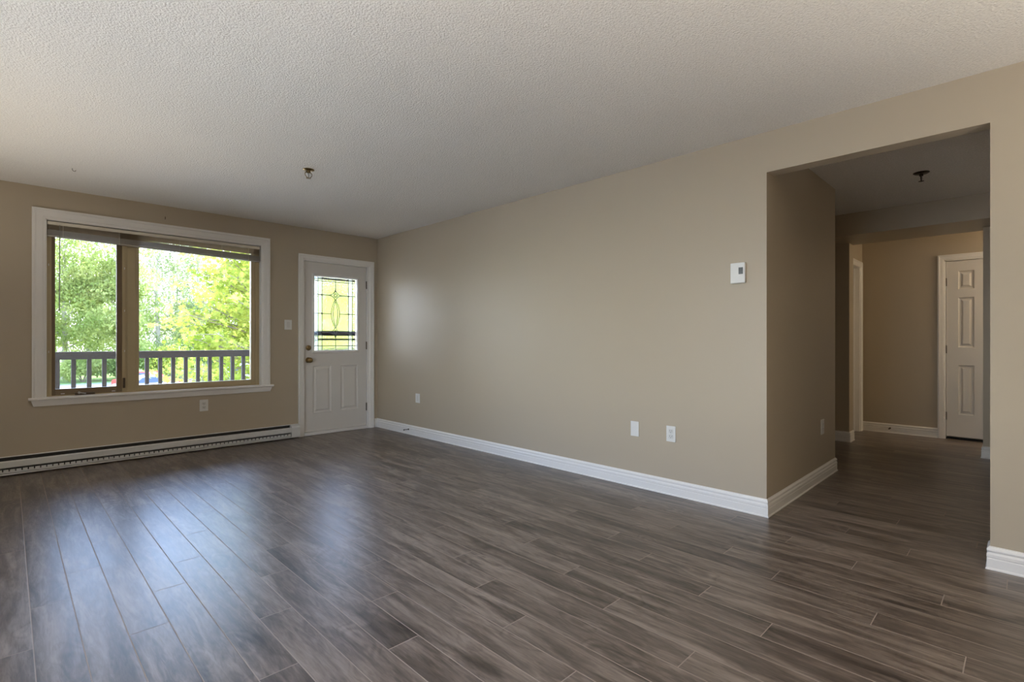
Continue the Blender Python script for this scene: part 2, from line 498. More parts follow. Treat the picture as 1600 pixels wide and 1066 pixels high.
# room side lies to the left of each path
P_right = [(XR, -3.38), (XR, .126), (XR + .11, .126)]
baseboard('baseboard_right', P_right, 0, 'white moulded baseboard right of the hallway opening')
baseboard('baseboard_jamb', P_right, 1)
P_main = [(5.06, 1.9), (5.06, 1.16), (XR, 1.16), (XR, YB), (3.376, YB)]
P_main_r = P_main
baseboard('baseboard_hall_inner', P_main_r, 0)
baseboard('baseboard_hall_left', P_main_r, 1, 'white moulded baseboard of the return wall')
baseboard('baseboard_main', P_main_r, 2, 'long white moulded baseboard under the beige wall')
P_left = [(-.63, YB), (XL, YB), (XL, YR)]
baseboard('baseboard_back_left', P_left, 0)
baseboard('baseboard_left', P_left, 1)
baseboard('baseboard_back', P_main_r, 3, 'short white baseboard between door and corner')
P_sl = [(6.60, 3.2), (6.60, 1.378), (6.78, 1.378)]
def outward(path):   # reversed so that the room is on the left
    return path[::-1]
baseboard('baseboard_stub_left', outward(P_sl), 1, 'white baseboard of the left hallway stub wall')
baseboard('baseboard_stub_left_return', outward(P_sl), 0)
P_sr = [(6.60, -1.5), (6.60, .293), (6.78, .293)]
baseboard('baseboard_stub_right', P_sr, 0, 'white baseboard of the right hallway stub wall')
baseboard('baseboard_stub_right_return', P_sr, 1)
baseboard('baseboard_hall_far', [(7.615, .722), (7.615, 1.452)], 0, 'white baseboard at the far end of the hallway')

CAS = [(0, 0), (0, .010), (.004, .013), (.014, .013), (.018, .016), (.055, .018), (.060, .021), (.066, .021), (.070, .017), (.080, .017), (.080, 0)]
def casing(name, w, x0, x1, z0, z1, O, U, N, label=None, parent=None, four=False):
    """three-sided moulded frame; inner edge runs up, across and down"""
    k = w / .080
    prof = [(a * k, b) for a, b in CAS]
    path = [(x0, z0), (x0, z1), (x1, z1), (x1, z0)]
    mb = MB().sweep(prof, path, O, U, (0, 0, 1), N)
    return struct(mb.build(name, M['trim'], parent), label)

# ================================================================== window
NB = (0, -1, 0)
w1 = empty('window_1', (WX0, YB, WZ0), 'wide white framed window with a narrow casement and a big fixed pane', 'window')
w1['kind'] = 'structure'
kx = .088
mb = MB().sweep([(a * kx / .08, b) for a, b in CAS], [(WX0, .628), (WX0, WZ1), (WX1, WZ1), (WX1, .628)], (0, YB, 0), (1, 0, 0), (0, 0, 1), NB)
mb.build('window_casing', M['trim'], w1)
# jamb liner
mb = MB()
mb.box(WX0 - .001, WX0 + .006, YB - .008, YB + .16, .60, WZ1)
mb.box(WX1 - .006, WX1 + .001, YB - .008, YB + .16, .60, WZ1)
mb.box(WX0, WX1, YB - .008, YB + .16, WZ1 - .006, WZ1 + .001)
mb.build('jamb', M['trim'], w1)
# stool and apron
mb = MB()
mb.sweep([(0, 0), (.032, 0), (.036, .005), (.036, .016), (.031, .022), (0, .022)], [(2.112, YB), (.122, YB)][::1], (0, 0, .608), (1, 0, 0), (0, 1, 0), (0, 0, 1))
mb.box(WX0, WX1, YB - .001, YB + .055, .600, .630)
mb.build('window_stool', M['trim'], w1)
MB().prism([(.138, .608), (2.096, .608), (2.080, .556), (.154, .556)], 0, 1, lambda u, v, h: Vector((u, YB - h * (.014 + (v - .556) * .18), v))).build('apron', M['trim'], w1)
# tan frame
FY = 6.000
def frame_rect(mb, x0, x1, z0, z1, wl, wr, wb, wt, y0, y1, bev=.002):
    mb.box(x0, x0 + wl, y0, y1, z0, z1, bev)
    mb.box(x1 - wr, x1, y0, y1, z0, z1, bev)
    mb.box(x0 + wl, x1 - wr, y0, y1, z0, z0 + wb, bev)
    mb.box(x0 + wl, x1 - wr, y0, y1, z1 - wt, z1, bev)
mb = MB()
frame_rect(mb, WX0 + .006, WX1 - .006, .606, WZ1 - .006, .034, .040, .030, .018, FY - .004, FY + .10)
mb.box(.765, .868, FY - .002, FY + .10, .630, 2.146, .002)       # mullion
mb.box(.800, .806, FY - .008, FY, .630, 2.146, .001)             # its raised bead
mb.box(.790, .795, FY - .006, FY, .630, 2.146, .001)
fr = mb.build('window_frame', M['tan'], w1)
mb = MB()
frame_rect(mb, .868, WX1 - .046, .636, 2.146, .030, .040, .054, .026, FY + .010, FY + .06)
mb.build('fixed_sash', M['tan'], w1)
mb = MB()
frame_rect(mb, .268, .765, .634, 2.146, .028, .040, .056, .026, FY + .006, FY + .05)
sash = mb.build('casement_sash', M['brown'], w1)
MB().box(.294, .727, FY + .030, FY + .036, .688, 2.122).build('casement_pane', M['pane'], w1)
MB().box(.292, .729, FY + .012, FY + .0125, .688, 2.122).build('insect_screen', M['screen'], w1)
MB().box(.897, WX1 - .085, FY + .030, FY + .036, .689, 2.122).build('fixed_pane', M['pane'], w1)
# screen clips
mb = MB()
for x, z in ((.253, 1.78), (.253, 1.02), (.783, 1.80), (.783, 1.02), (.783, 1.40)):
    mb.box(x - .003, x + .003, FY - .010, FY - .003, z - .010, z + .010, .001)
for x in (.345, .700):
    mb.box(x - .013, x + .013, FY - .012, FY - .003, .646, .652, .001)
mb.build('screen_clip', M['plastic'], w1)
# crank operator
cr_ = MB()
cr_.box(.425, .565, FY - .030, FY - .003, .632, .652, .004, seg=2)
crk = cr_.build('crank_operator', M['bronze'], w1)
k_ = MB(); k_.tube([(.450, FY - .020, .650), (.452, FY - .034, .658), (.470, FY - .044, .650), (.500, FY - .046, .644)], [.007, .006, .005, .005], 10)
k_.lathe([(.004, 0), (.010, .003), (.010, .014), (.004, .018)], (.452, FY - .045, .653), (0, -1, 0), 14)
sub(k_, 'crank_handle', M['steel'], crk, True)
# sash lock
l_ = MB(); l_.box(.770, .788, FY - .016, FY - .001, .672, .768, .003, seg=2)
lk = l_.build('sash_lock', M['bronze'], w1)
l2 = MB(); l2.box(.774, .784, FY - .026, FY - .014, .700, .762, .003, seg=2)
sub(l2, 'lock_lever', M['bronze'], lk)

# ---------- blind
bl = empty('window_blind', (1.105, YB + .02, 2.0), 'beige slatted blind pulled up crookedly at the top of the wide window', 'blind')
BY0, BY1 = YB + .012, YB + .044
mb = MB(); mb.box(.242, 1.980, BY0, BY1, 2.126, 2.156, .003)
mb.build('headrail', M['blindrail'], bl)
def slope(x):        # the pack hangs lower at the right end
    return -(x - .24) / 1.74 * .038
def slat(xa, xb, z, thick=.0012, d0=BY0 - .002, d1=BY1, curve=.002, drop=1.0, tilt=0.0):
    mb = MB()
    n = 12
    top = []; 
    vs = {}
    for i in range(n + 1):
        x = xa + (xb - xa) * i / n
        for j in range(5):
            y = d0 + (d1 - d0) * j / 4
            zz = z + slope(x) * drop - (j - 2) / 4 * (d1 - d0) * tilt + curve * (1 - ((j - 2) / 2) ** 2)
            for s in (0, 1):
                vs[i, j, s] = mb.bm.verts.new((x, y, zz + s * thick))
    for i in range(n):
        for j in range(4):
            for s in (0, 1):
                mb.bm.faces.new((vs[i, j, s], vs[i + 1, j, s], vs[i + 1, j + 1, s], vs[i, j + 1, s]))
        for j in (0, 4):
            mb.bm.faces.new((vs[i, j, 0], vs[i + 1, j, 0], vs[i + 1, j, 1], vs[i, j, 1]))
    for i in (0, n):
        for j in range(4):
            mb.bm.faces.new((vs[i, j, 0], vs[i, j + 1, 0], vs[i, j + 1, 1], vs[i, j, 1]))
    return mb
for q in range(8):
    slat(.246, 1.976, 2.122 - q * .0046, drop=(.04, .14, .24, .34, .45, .56, .68, .96)[q], tilt=.06).build('slat', M['blind'], bl)
# bundled slats
mb = MB()
for q in range(15):
    s = slat(.244, 1.978, 2.083 - q * .0031, thick=.0016)
    me = bpy.data.meshes.new('tmp'); s.bm.to_mesh(me); s.bm.free(); mb.bm.from_mesh(me); bpy.data.meshes.remove(me)
mb.build('slat_stack', M['blindstack'], bl)
mb = MB()
ang = math.atan2(-.038, 1.74)
mb.box(0, 1.738, BY0 - .002, BY1, 0, .013, .003, mat=Matrix.Translation((.242, 0, 2.024)) @ Matrix.Rotation(-ang, 4, 'Y'))
mb.build('bottom_rail', M['blindstack'], bl)
for x in (.345, .74, 1.22, 1.60, 1.86):
    mb = MB(); mb.box(x - .0012, x + .0012, BY0 - .005, BY0 - .0035, 2.026 + slope(x), 2.128)
    mb.build('ladder_cord', M['blindrail'], bl)
w_ = MB(); w_.tube([(.322, BY0 - .012, 2.128), (.322, BY0 - .012, 2.02), (.320, BY0 - .012, 1.375)], [.003, .0038, .0042], 8)
w_.build('tilt_wand', M['wand'], bl, True)

# ================================================================== entry door
d1 = empty('door_1', (DX0, YB, 0), 'white entry door with an oval patterned leaded glass light and two lower panels', 'door')
d1['kind'] = 'structure'
mb = MB().sweep([(a * .067 / .08, b) for a, b in CAS], [(2.460, 0), (2.460, 2.066), (3.296, 2.066), (3.296, 0)], (0, YB, 0), (1, 0, 0), (0, 0, 1), NB)
mb.build('door_casing', M['trim'], d1)
mb = MB()
mb.box(2.447, 2.462, YB - .006, YB + .15, 0, DZ1)
mb.box(3.272, 3.300, YB - .006, YB + .15, 0, DZ1)
mb.box(2.462, 3.272, YB - .006, YB + .15, 2.057, DZ1)
mb.build('door_jamb', M['trim'], d1)
def panel_door(name, x0, x1, z0, z1, y, th, panels, parent, mat, fn, hole=None):
    """slab in (u, z) with recessed raised panels on its near face. fn(u, depth, z); depth 0 = near face"""
    bm = bmesh.new()
    rects = [p for p in panels] + ([hole] if hole else [])
    us = sorted({x0, x1, *[r[0] for r in rects], *[r[1] for r in rects]})
    zs = sorted({z0, z1, *[r[2] for r in rects], *[r[3] for r in rects]})
    def quad(a, b, c, d):
        bm.faces.new([bm.verts.new(fn(*p)) for p in (a, b, c, d)])
    for i in range(len(us) - 1):
        for j in range(len(zs) - 1):
            cu, cz = (us[i] + us[i + 1]) / 2, (zs[j] + zs[j + 1]) / 2
            if any(r[0] < cu < r[1] and r[2] < cz < r[3] for r in rects): continue
            for dd in (0, th):
                quad((us[i], dd, zs[j]), (us[i + 1], dd, zs[j]), (us[i + 1], dd, zs[j + 1]), (us[i], dd, zs[j + 1]))
    for (a, b, c, d) in ((x0, z0, x1, z0), (x1, z0, x1, z1), (x1, z1, x0, z1), (x0, z1, x0, z0)):
        quad((a, 0, b), (c, 0, d), (c, th, d), (a, th, b))
    for r in panels:
        steps = [(0, 0), (.005, .007), (.012, .010), (.024, .010), (.042, .002), (.046, .002)]
        for (o1, h1), (o2, h2) in zip(steps, steps[1:]):
            A = [(r[0] + o1, h1, r[2] + o1), (r[1] - o1, h1, r[2] + o1), (r[1] - o1, h1, r[3] - o1), (r[0] + o1, h1, r[3] - o1)]
            B = [(r[0] + o2, h2, r[2] + o2), (r[1] - o2, h2, r[2] + o2), (r[1] - o2, h2, r[3] - o2), (r[0] + o2, h2, r[3] - o2)]
            for q in range(4):
                quad(A[q], A[(q + 1) % 4], B[(q + 1) % 4], B[q])
        o = steps[-1][0]; h = steps[-1][1]
        quad((r[0] + o, h, r[2] + o), (r[1] - o, h, r[2] + o), (r[1] - o, h, r[3] - o), (r[0] + o, h, r[3] - o))
        quad((r[0], th, r[2]), (r[1], th, r[2]), (r[1], th, r[3]), (r[0], th, r[3]))
    if hole:
        r = hole
        for (a, b, c, d) in ((r[0], r[2], r[1], r[2]), (r[1], r[2], r[1], r[3]), (r[1], r[3], r[0], r[3]), (r[0], r[3], r[0], r[2])):
            quad((a, 0, b), (c, 0, d), (c, th, d), (a, th, b))
    bmesh.ops.remove_doubles(bm, verts=bm.verts, dist=1e-5)
    m = MB(); m.bm.free(); m.bm = bm
    return m.build(name, mat, parent)
SY = YB + .016      # near face of the slab
HO = (2.590, 3.136, 1.002, 1.890)
panel_door('door_slab', 2.465, 3.266, .040, 2.054, SY, .044, [(2.574, 2.800, .257, .815), (2.923, 3.152, .262, .815)], d1, M['doorpaint'],
           lambda u, dpt, z: Vector((u, SY + dpt, z)), HO)
mb = MB().sweep([(0, 0), (0, .006), (.006, .014), (.016, .016), (.024, .012), (.030, .004), (.030, 0)], [(HO[0], HO[2]), (HO[0], HO[3]), (HO[1], HO[3]), (HO[1], HO[2])],
                (0, SY, 0), (1, 0, 0), (0, 0, 1), NB, closed=True)
mb.build('lite_frame', M['trim'], d1)
# leaded glass, in glass coordinates (s across 0..1, t down 0..1)
gx0, gx1, gz0, gz1 = HO[0] + .002, HO[1] - .002, HO[2] + .002, HO[3] - .002
GX = lambda s: gx0 + s * (gx1 - gx0)
GZ = lambda t: gz1 - t * (gz1 - gz0)
GY = SY + .020
xs = [0, .095, .185, .815, .905, 1]
kinds = ['granite_glass', 'clear_glass', 'water_glass', 'clear_glass', 'water_glass']
for i in range(5):
    MB().box(GX(xs[i]), GX(xs[i + 1]), GY, GY + .004, gz0, gz1).build('glass_panel', M[kinds[i]], d1)
came = MB()
cy = GY - .002
def line(p, q, r=.0042):
    came.tube([(GX(p[0]), cy, GZ(p[1])), (GX(q[0]), cy, GZ(q[1]))], r, 6)
def curve(pts, r=.0042):
    came.tube([(GX(a), cy, GZ(b)) for a, b in pts], r, 6)
for s in xs[1:-1]: line((s, 0), (s, 1))
line((.5, 0), (.5, .20)); line((.5, .80), (.5, 1))
for t in (.055, .942): line((0, t), (1, t))
for t in (.243, .753):
    line((0, t), (.36, t)); line((.64, t), (1, t))
line((0, .498), (.405, .498)); line((.595, .498), (1, .498))
ASP = (gx1 - gx0) / (gz1 - gz0)
for t in (.243, .753):                    # diamonds
    w = .045
    for a, b in (((.5 - w, t), (.5, t - w * ASP)), ((.5, t - w * ASP), (.5 + w, t)), ((.5 + w, t), (.5, t + w * ASP)), ((.5, t + w * ASP), (.5 - w, t))): line(a, b)
    for sx in (-1, 1):
        for sz in (-1, 1):
            curve([(.5 + sx * u, t + sz * v) for u, v in ((.16, 0), (.11, .006), (.07, .017), (.035, .034), (.012, .058), (0, .085 if sz * (t - .5) > 0 else .07))])
for t in (.243, .498, .753):              # small corner diamonds
    for s in (.185, .815):
        w = .020
        for a, b in (((s - w, t), (s, t - w * ASP)), ((s, t - w * ASP), (s + w, t)), ((s + w, t), (s, t + w * ASP)), ((s, t + w * ASP), (s - w, t))): line(a, b)
for amp, t0, t1 in ((.098, .300, .696), (.055, .325, .672)):   # two nested pointed ovals
    for sx in (-1, 1):
        curve([(.5 + sx * amp * math.sin(math.pi * i / 14) ** .85 if 0 < i < 14 else .5, t0 + (t1 - t0) * i / 14) for i in range(15)])
came.build('lead_came', M['lead'], d1)
# hardware
mb = MB()
mb.lathe([(.030, 0), (.032, .003), (.030, .010), (.022, .014), (.020, .020), (.012, .024)], (2.520, SY, 1.034), NB, 28)
db_ = mb.build('deadbolt', M['brass'], d1, True)
mb = MB()
mb.lathe([(.032, 0), (.033, .003), (.029, .008), (.014, .011), (.012, .028), (.020, .034), (.029, .044), (.031, .054), (.028, .063), (.018, .069), (.004, .071)], (2.518, SY, .890), NB, 28)
mb.build('door_knob', M['brass'], d1, True)
for z in (1.830, 1.058, .275):
    mb = MB()
    mb.tube([(3.270, SY - .006, z - .05), (3.270, SY - .006, z + .05)], .0065, 12)
    mb.box(3.262, 3.282, SY - .004, SY + .002, z - .048, z + .048)
    mb.build('hinge', M['bronze'], d1)
MB().box(2.462, 3.272, YB - .012, YB + .15, 0.001, .036, .003).build('threshold', M['trim'], d1)
# storm door beyond the entry door: its rails show through the leaded glass
d2 = empty('door_2', (DX0, YB + .13, 0), 'grey storm door whose bars show dark through the leaded glass', 'door')
d2['kind'] = 'structure'
mb = MB()
frame_rect(mb, 2.47, 3.285, .04, 2.05, .06, .06, .3, .10, YB + .125, YB + .150)
mb.box(2.53, 3.225, YB + .125, YB + .150, 1.180, 1.240)
mb.box(2.53, 3.225, YB + .130, YB + .145, 1.124, 1.146)
mb.box(2.53, 3.225, YB + .130, YB + .145, 1.872, 1.896)
mb.build('storm_frame', M['rail'], d2)

# ================================================================== baseboard heater
ht = empty('baseboard_heater', (.8, YB - .03, .012), 'long white electric baseboard heater on the floor under the window', 'heater')
HX0, HX1 = -.62, 2.388
def hp(pts, x0, x1, name, mat, bev=0):
    return MB().prism(pts, x0, x1, lambda u, v, h: Vector((h, YB - u, v))).build(name, mat, ht)
hp([(.001, .014), (.001, .158), (.020, .158), (.022, .153), (.004, .152), (.004, .020), (.058, .020), (.062, .026), (.066, .026), (.064, .013)], HX0, HX1, 'back_plate', M['heater'])
hp([(.0045, .021), (.0045, .151), (.012, .151), (.012, .021)], HX0 + .02, HX1 - .02, 'slot_shade', M['dark'])  # near-black sheet, paints the shade inside the heater casing
hp([(.062, .074), (.064, .074), (.066, .118), (.062, .123), (.046, .128), (.046, .126), (.060, .120)], HX0 + .08, HX1 - .09, 'front_panel', M['heater'])
for a, b in ((HX0, HX0 + .085), (HX1 - .095, HX1)):
    hp([(.001, .014), (.062, .014), (.068, .020), (.068, .124), (.060, .140), (.030, .1585), (.001, .1585)], a, b, 'end_cap', M['heater'])
fin = MB()
x = HX0 + .10
while x < HX1 - .11:
    fin.box(x, x + .0016, YB - .055, YB - .012, .030, .100); x += .012
fin.tube([(HX0 + .05, YB - .034, .066), (HX1 - .05, YB - .034, .066)], .008, 8)
fin.build('heating_fins', M['fin'], ht)
lv = MB()
x = HX0 + .10
while x < HX1 - .12:
    lv.box(x, x + .030, YB - .0635, YB - .061, .040, .058, .0008); x += .038
lv.box(HX0 + .09, HX1 - .10, YB - .061, YB - .059, .030, .041)
lv.build('lower_grille', M['heater'], ht)

# ================================================================== wall plates
def plate_frame(face):
    """returns fn(u, d, z) for a wall: u along the wall, d out into the room"""
    if face == 'back': return lambda u, d, z: Vector((u, YB - d, z))
    if face == 'right': return lambda u, d, z: Vector((XR - d, u, z))
    if face == 'hall': return lambda u, d, z: Vector((u, 1.16 - d, z))
def pbox(mb, fn, u0, u1, d0, d1, z0, z1, bev=0):
    a = fn(u0, d0, z0); b = fn(u1, d1, z1)
    mb.box(a.x, b.x, a.y, b.y, a.z, b.z, bev, seg=2)
def wall_plate(kind, name, face, u, z, label, cat, w=.072, h=.114, group=None):
    fn = plate_frame(face)
    root = empty(name, fn(u, 0, z), label, cat, group)
    mb = MB(); pbox(mb, fn, u - w / 2, u + w / 2, 0.0003, .006, z - h / 2, z + h / 2, .0025)
    pl = mb.build('cover_plate', M['plastic'], root)
    if kind == 'outlet':
        for dz in (.0195, -.0195):
            mb = MB(); pbox(mb, fn, u - .0165, u + .0165, .005, .0075, z + dz - .0135, z + dz + .0135, .003)
            rc = mb.build('receptacle', M['socket'], root)
            mb = MB()
            pbox(mb, fn, u - .0075, u - .0055, .0065, .0077, z + dz - .001, z + dz + .008)
            pbox(mb, fn, u + .0055, u + .0075, .0065, .0077, z + dz - .001, z + dz + .008)
            pbox(mb, fn, u - .003, u + .003, .0065, .0077, z + dz - .010, z + dz - .005, .001)
            sub(mb, 'slot', M['dark'], rc)
        mb = MB(); pbox(mb, fn, u - .002, u + .002, .0055, .0068, z - .002, z + .002, .0005); mb.build('screw', M['steel'], root)
    elif kind == 'switch':
        mb = MB(); pbox(mb, fn, u - .0165, u + .0165, .005, .0085, z - .033, z + .033, .0015); mb.build('rocker', M['socket'], root)
    elif kind == 'jack':
        mb = MB(); pbox(mb, fn, u - .0165, u + .0165, .005, .0068, z - .033, z + .033, .001); mb.build('insert', M['socket'], root)
    elif kind == 'blank':
        for s in (-1, 1):
            mb = MB(); pbox(mb, fn, u - .002, u + .002, .0055, .0066, z + s * .042 - .002, z + s * .042 + .002, .0004)
            mb.build('screw', M['plastic'], root)
    return root
wall_plate('outlet', 'wall_outlet', 'back', 1.430, .454, 'white duplex outlet on the beige wall under the window', 'outlet', .078, .118)
wall_plate('switch', 'light_switch', 'back', 2.278, 1.301, 'white rocker light switch beside the entry door', 'light switch', .082, .112)
wall_plate('jack', 'wall_jack', 'right', 5.022, .444, 'small white wall plate low on the right wall nearest the entry door', 'wall plate', .085, .108)
wall_plate('blank', 'blank_plate', 'right', 2.113, .443, 'blank white cover plate without sockets low on the long right wall', 'wall plate', .070, .114)
wall_plate('outlet', 'wall_outlet', 'right', 1.813, .442, 'white duplex outlet low on the long right wall beside the blank plate', 'outlet', .072, .114)
wall_plate('outlet', 'wall_outlet', 'hall', 4.662, .424, 'white outlet on the shaded return wall inside the hallway opening', 'outlet', .078, .120)
# thermostat
fn = plate_frame('right')
th = empty('thermostat', fn(1.332, 0, 1.49), 'white wall thermostat with a small dark display left of the hallway opening', 'thermostat')
mb = MB(); pbox(mb, fn, 1.285, 1.380, .0003, .022, 1.493, 1.628, .006); mb.build('housing', M['plastic'], th)
mb = MB(); pbox(mb, fn, 1.298, 1.326, .0215, .0228, 1.552, 1.596, .0006); mb.build('display', M['lcd'], th)

# door stops (spring type) screwed into baseboards
def door_stop(base, direction, label):
    root = empty('door_stop', base, label, 'door stop')
    b = Vector(base); d = Vector(direction)
    MB().lathe([(.010, 0), (.010, .003), (.004, .005)], b, d, 14).build('mounting_flange', M['bronze'], root)
    pts = []
    side = Vector((0, 0, 1)); o = d.cross(side)
    for i in range(100):
        a = i * 2 * math.pi / 9
        pts.append(b + d * (.004 + .055 * i / 99) + (side * math.cos(a) + o * math.sin(a)) * .0038)
    MB().tube(pts, .0012, 5).build('spring', M['bronze'], root)
    MB().lathe([(.005, 0), (.0075, .002), (.0075, .011), (.005, .013)], b + d * .058, d, 14).build('rubber_tip', M['rubber'], root)
door_stop((XR - .0135, 5.197, .060), (-1, 0, 0), 'small dark spring door stop on the baseboard beside the entry door')
door_stop((7.615 - .0135, 1.166, .058), (-1, 0, 0), 'tiny dark door stop on the baseboard at the far end of the hallway')

# ================================================================== ceiling fittings
def sprinkler(loc, label, brass, sc):
    root = empty('sprinkler_head', loc, label, 'sprinkler head')
    x, y, z = loc
    MB().lathe([(.0385 * sc, 0), (.0385 * sc, .003), (.030 * sc, .010), (.016 * sc, .012)], (x, y, z - .0005), (0, 0, -1), 28).build('escutcheon', brass, root, True)
    MB().lathe([(.013, .008), (.013, .026), (.010, .028)], (x, y, z), (0, 0, -1), 16).build('inlet', brass, root, True)
    mb = MB()
    for s in (-1, 1):
        mb.tube([(x + s * .012, y, z - .020), (x + s * .027, y, z - .030), (x + s * .026, y, z - .046), (x + s * .012, y, z - .062), (x, y, z - .068)], [.0035, .0032, .003, .003, .004], 8)
    mb.build('yoke', brass, root, True)
    MB().lathe([(.0035, .026), (.0030, .045), (.0035, .062)], (x, y, z), (0, 0, -1), 10).build('bulb', M['steel'], root)
    mb = MB(); mb.lathe([(.006, .064), (.018, .066), (.018, .068), (.004, .069)], (x, y, z), (0, 0, -1), 20); mb.build('deflector', brass, root)
    return root
sprinkler((1.651, 3.903, H), 'brass fire sprinkler head on the stippled living room ceiling', M['brass'], 1.1)
sprinkler((5.03, .575, 2.42), 'dark sprinkler head on the hallway ceiling', M['darkbrass'], 1.35)
hk = MB()
hk.tube([(.351, 5.148, H), (.351, 5.148, H - .012), (.357, 5.148, H - .020), (.367, 5.148, H - .020), (.372, 5.148, H - .012)], .0018, 6)
tag(hk.build('ceiling_hook', M['bronze'], origin=(.351, 5.148, H)), 'tiny dark cup hook in the ceiling above the window', 'hook')
nl = MB(); nl.lathe([(.0018, 0), (.0018, .010), (.004, .011), (.004, .013)], (1.096, YB, 2.322), NB, 8); nl.box(1.0945, 1.0985, YB - .006, YB - .0005, 2.308, 2.334)
tag(nl.build('picture_nail', M['bronze'], origin=(1.096, YB, 2.32)), 'small dark nail in the wall just above the window', 'nail')

# fill uplights added out of frame: they throw their light on the ceiling
def fill_uplight(x, y, power, cone, label, hz=1.3):
    lp = empty('fill_uplight', (x, y, 0), label, 'lamp')
    MB().lathe([(.14, 0), (.14, .018), (.03, .03)], (x, y, 0), (0, 0, 1), 32).build('base', M['steel'], lp, True)
    MB().lathe([(.012, .02), (.012, hz - .14)], (x, y, 0), (0, 0, 1), 14).build('pole', M['steel'], lp, True)
    MB().lathe([(.03, hz - .16), (.10, hz - .13), (.17, hz - .04), (.165, hz - .04), (.09, hz - .12), (.02, hz - .14)], (x, y, 0), (0, 0, 1), 32).build('lamp_shade', M['steel'], lp, True)
    ld = bpy.data.lights.new('bulb', 'SPOT'); ld.energy = power; ld.color = (1.0, .94, .84); ld.shadow_soft_size = .08
    ld.spot_size = R(cone); ld.spot_blend = 1.0
    lo = bpy.data.objects.new('bulb', ld); C.objects.link(lo); lo.location = (x, y, hz); lo.rotation_euler = (R(180), 0, 0)
fill_uplight(-.35, -.35, FILL_W * .68, 150, 'added low steel fill uplight behind the camera', .5)
fill_uplight(1.9, -1.6, FILL_W * .52, 140, 'added steel fill uplight behind the hallway opening', .5)
fill_uplight(-.95, 1.9, FILL_W * .04, 145, 'added low steel fill uplight under the added side window', .35)
fill_uplight(-.55, 4.2, FILL_W * .22, 120, 'added low steel fill uplight in the corner left of the window', .35)

hb = bpy.data.lights.new('hall_fill', 'POINT'); hb.energy = 13; hb.color = (1.0, .85, .62); hb.shadow_soft_size = .1  # fill light and fitting added in the hidden hall end
ho = bpy.data.objects.new('hall_fill', hb); C.objects.link(ho); ho.location = (7.1, -.95, 2.25)
hl = empty('hall_fill_fitting', (7.1, -.95, 2.42), 'small flush fitting of the fill light added at the hidden end of the hallway', 'lamp')
MB().lathe([(.11, 0), (.11, .02), (.10, .024)], (7.1, -.95, 2.4195), (0, 0, -1), 24).build('base', M['steel'], hl, True)

hb2 = bpy.data.lights.new('hall_fill', 'POINT'); hb2.energy = 2.8; hb2.color = (1.0, .90, .76); hb2.shadow_soft_size = .1  # second fill light added to lift the hallway, no fitting
ho2 = bpy.data.objects.new('hall_fill', hb2); C.objects.link(ho2); ho2.location = (5.3, -1.2, 1.5)

# ================================================================== hallway doors
d4 = empty('door_4', (7.615, .66, 0), 'white six panel closet door at the far end of the hallway', 'door')
d4['kind'] = 'structure'
FX = 7.615
mb = MB().sweep([(a * .062 / .08, b) for a, b in CAS], [(.660, 0), (.660, 2.034), (-.10, 2.034), (-.10, 0)], (FX, 0, 0), (0, 1, 0), (0, 0, 1), (-1, 0, 0))
# the path runs the other way round here, so mirror the offsets outward
mb.bm.free()
mb = MB().sweep([(a * .062 / .08, b) for a, b in CAS], [(-.100, 0), (-.100, 2.034), (.660, 2.034), (.660, 0)], (FX, 0, 0), (0, 1, 0), (0, 0, 1), (-1, 0, 0))
mb.build('door_casing', M['trim'], d4)
mb = MB()
mb.box(FX - .006, FX + .10, .650, .661, 0, 2.035); mb.box(FX - .006, FX + .10, -.10, -.088, 0, 2.035); mb.box(FX - .006, FX + .10, -.10, .66, 2.025, 2.035)
mb.build('door_jamb', M['trim'], d4)
ps = []
for a, b in ((.410, .545), (.035, .170)):
    ps += [(a, b, 1.700, 1.905), (a, b, 1.044, 1.605), (a, b, .285, .841)]
panel_door('door_slab', -.085, .647, .034, 2.022, 0, .035, ps, d4, M['doorpaint'], lambda u, dpt, z: Vector((FX + .012 + dpt, u, z)))
MB().box(FX - .002, FX + .10, -.088, .650, .0005, .012).build('threshold', M['threshold'], d4)
for z in (1.788, 1.02, .262):
    mb = MB(); mb.tube([(FX + .004, .649, z - .045), (FX + .004, .649, z + .045)], .007, 10); mb.box(FX - .003, FX + .010, .644, .660, z - .042, z + .042)
    mb.build('hinge', M['bronze'], d4)
mb = MB(); mb.lathe([(.030, 0), (.030, .004), (.012, .010), (.012, .030), (.028, .040), (.030, .052), (.020, .064), (.004, .066)], (FX + .012, -.03, .93), (-1, 0, 0), 24)
mb.build('door_knob', M['brass'], d4, True)

d3 = empty('door_3', (7.0, 1.452, 0), 'white framed side doorway glimpsed beyond the left hallway stub wall', 'door')
d3['kind'] = 'structure'
mb = MB().sweep([(a * .070 / .08, b) for a, b in CAS], [(6.80, 0), (6.80, 2.020), (7.488, 2.020), (7.488, 0)], (0, 1.452, 0), (1, 0, 0), (0, 0, 1), NB)
mb.build('door_casing', M['trim'], d3)
mb = MB()
mb.box(7.455, 7.490, 1.449, 1.58, 0, 2.03); mb.box(6.80, 7.46, 1.449, 1.58, 2.016, 2.031); mb.box(6.79, 6.806, 1.449, 1.58, 0, 2.03)
mb.box(7.430, 7.456, 1.50, 1.53, 0, 2.016)
mb.build('door_jamb', M['trim'], d3)
panel_door('door_slab', 6.815, 7.440, .01, 2.012, 0, .035, [(6.93, 7.08, 1.10, 1.85), (7.17, 7.32, 1.10, 1.85), (6.93, 7.08, .25, .95), (7.17, 7.32, .25, .95)], d3, M['doorpaint'], lambda u, dpt, z: Vector((u, 1.535 + dpt, z)))
mb = MB(); mb.box(6.96, 7.00, 1.530, 1.537, .94, 1.01, .002)
mb.build('strike_plate', M['brass'], d3)

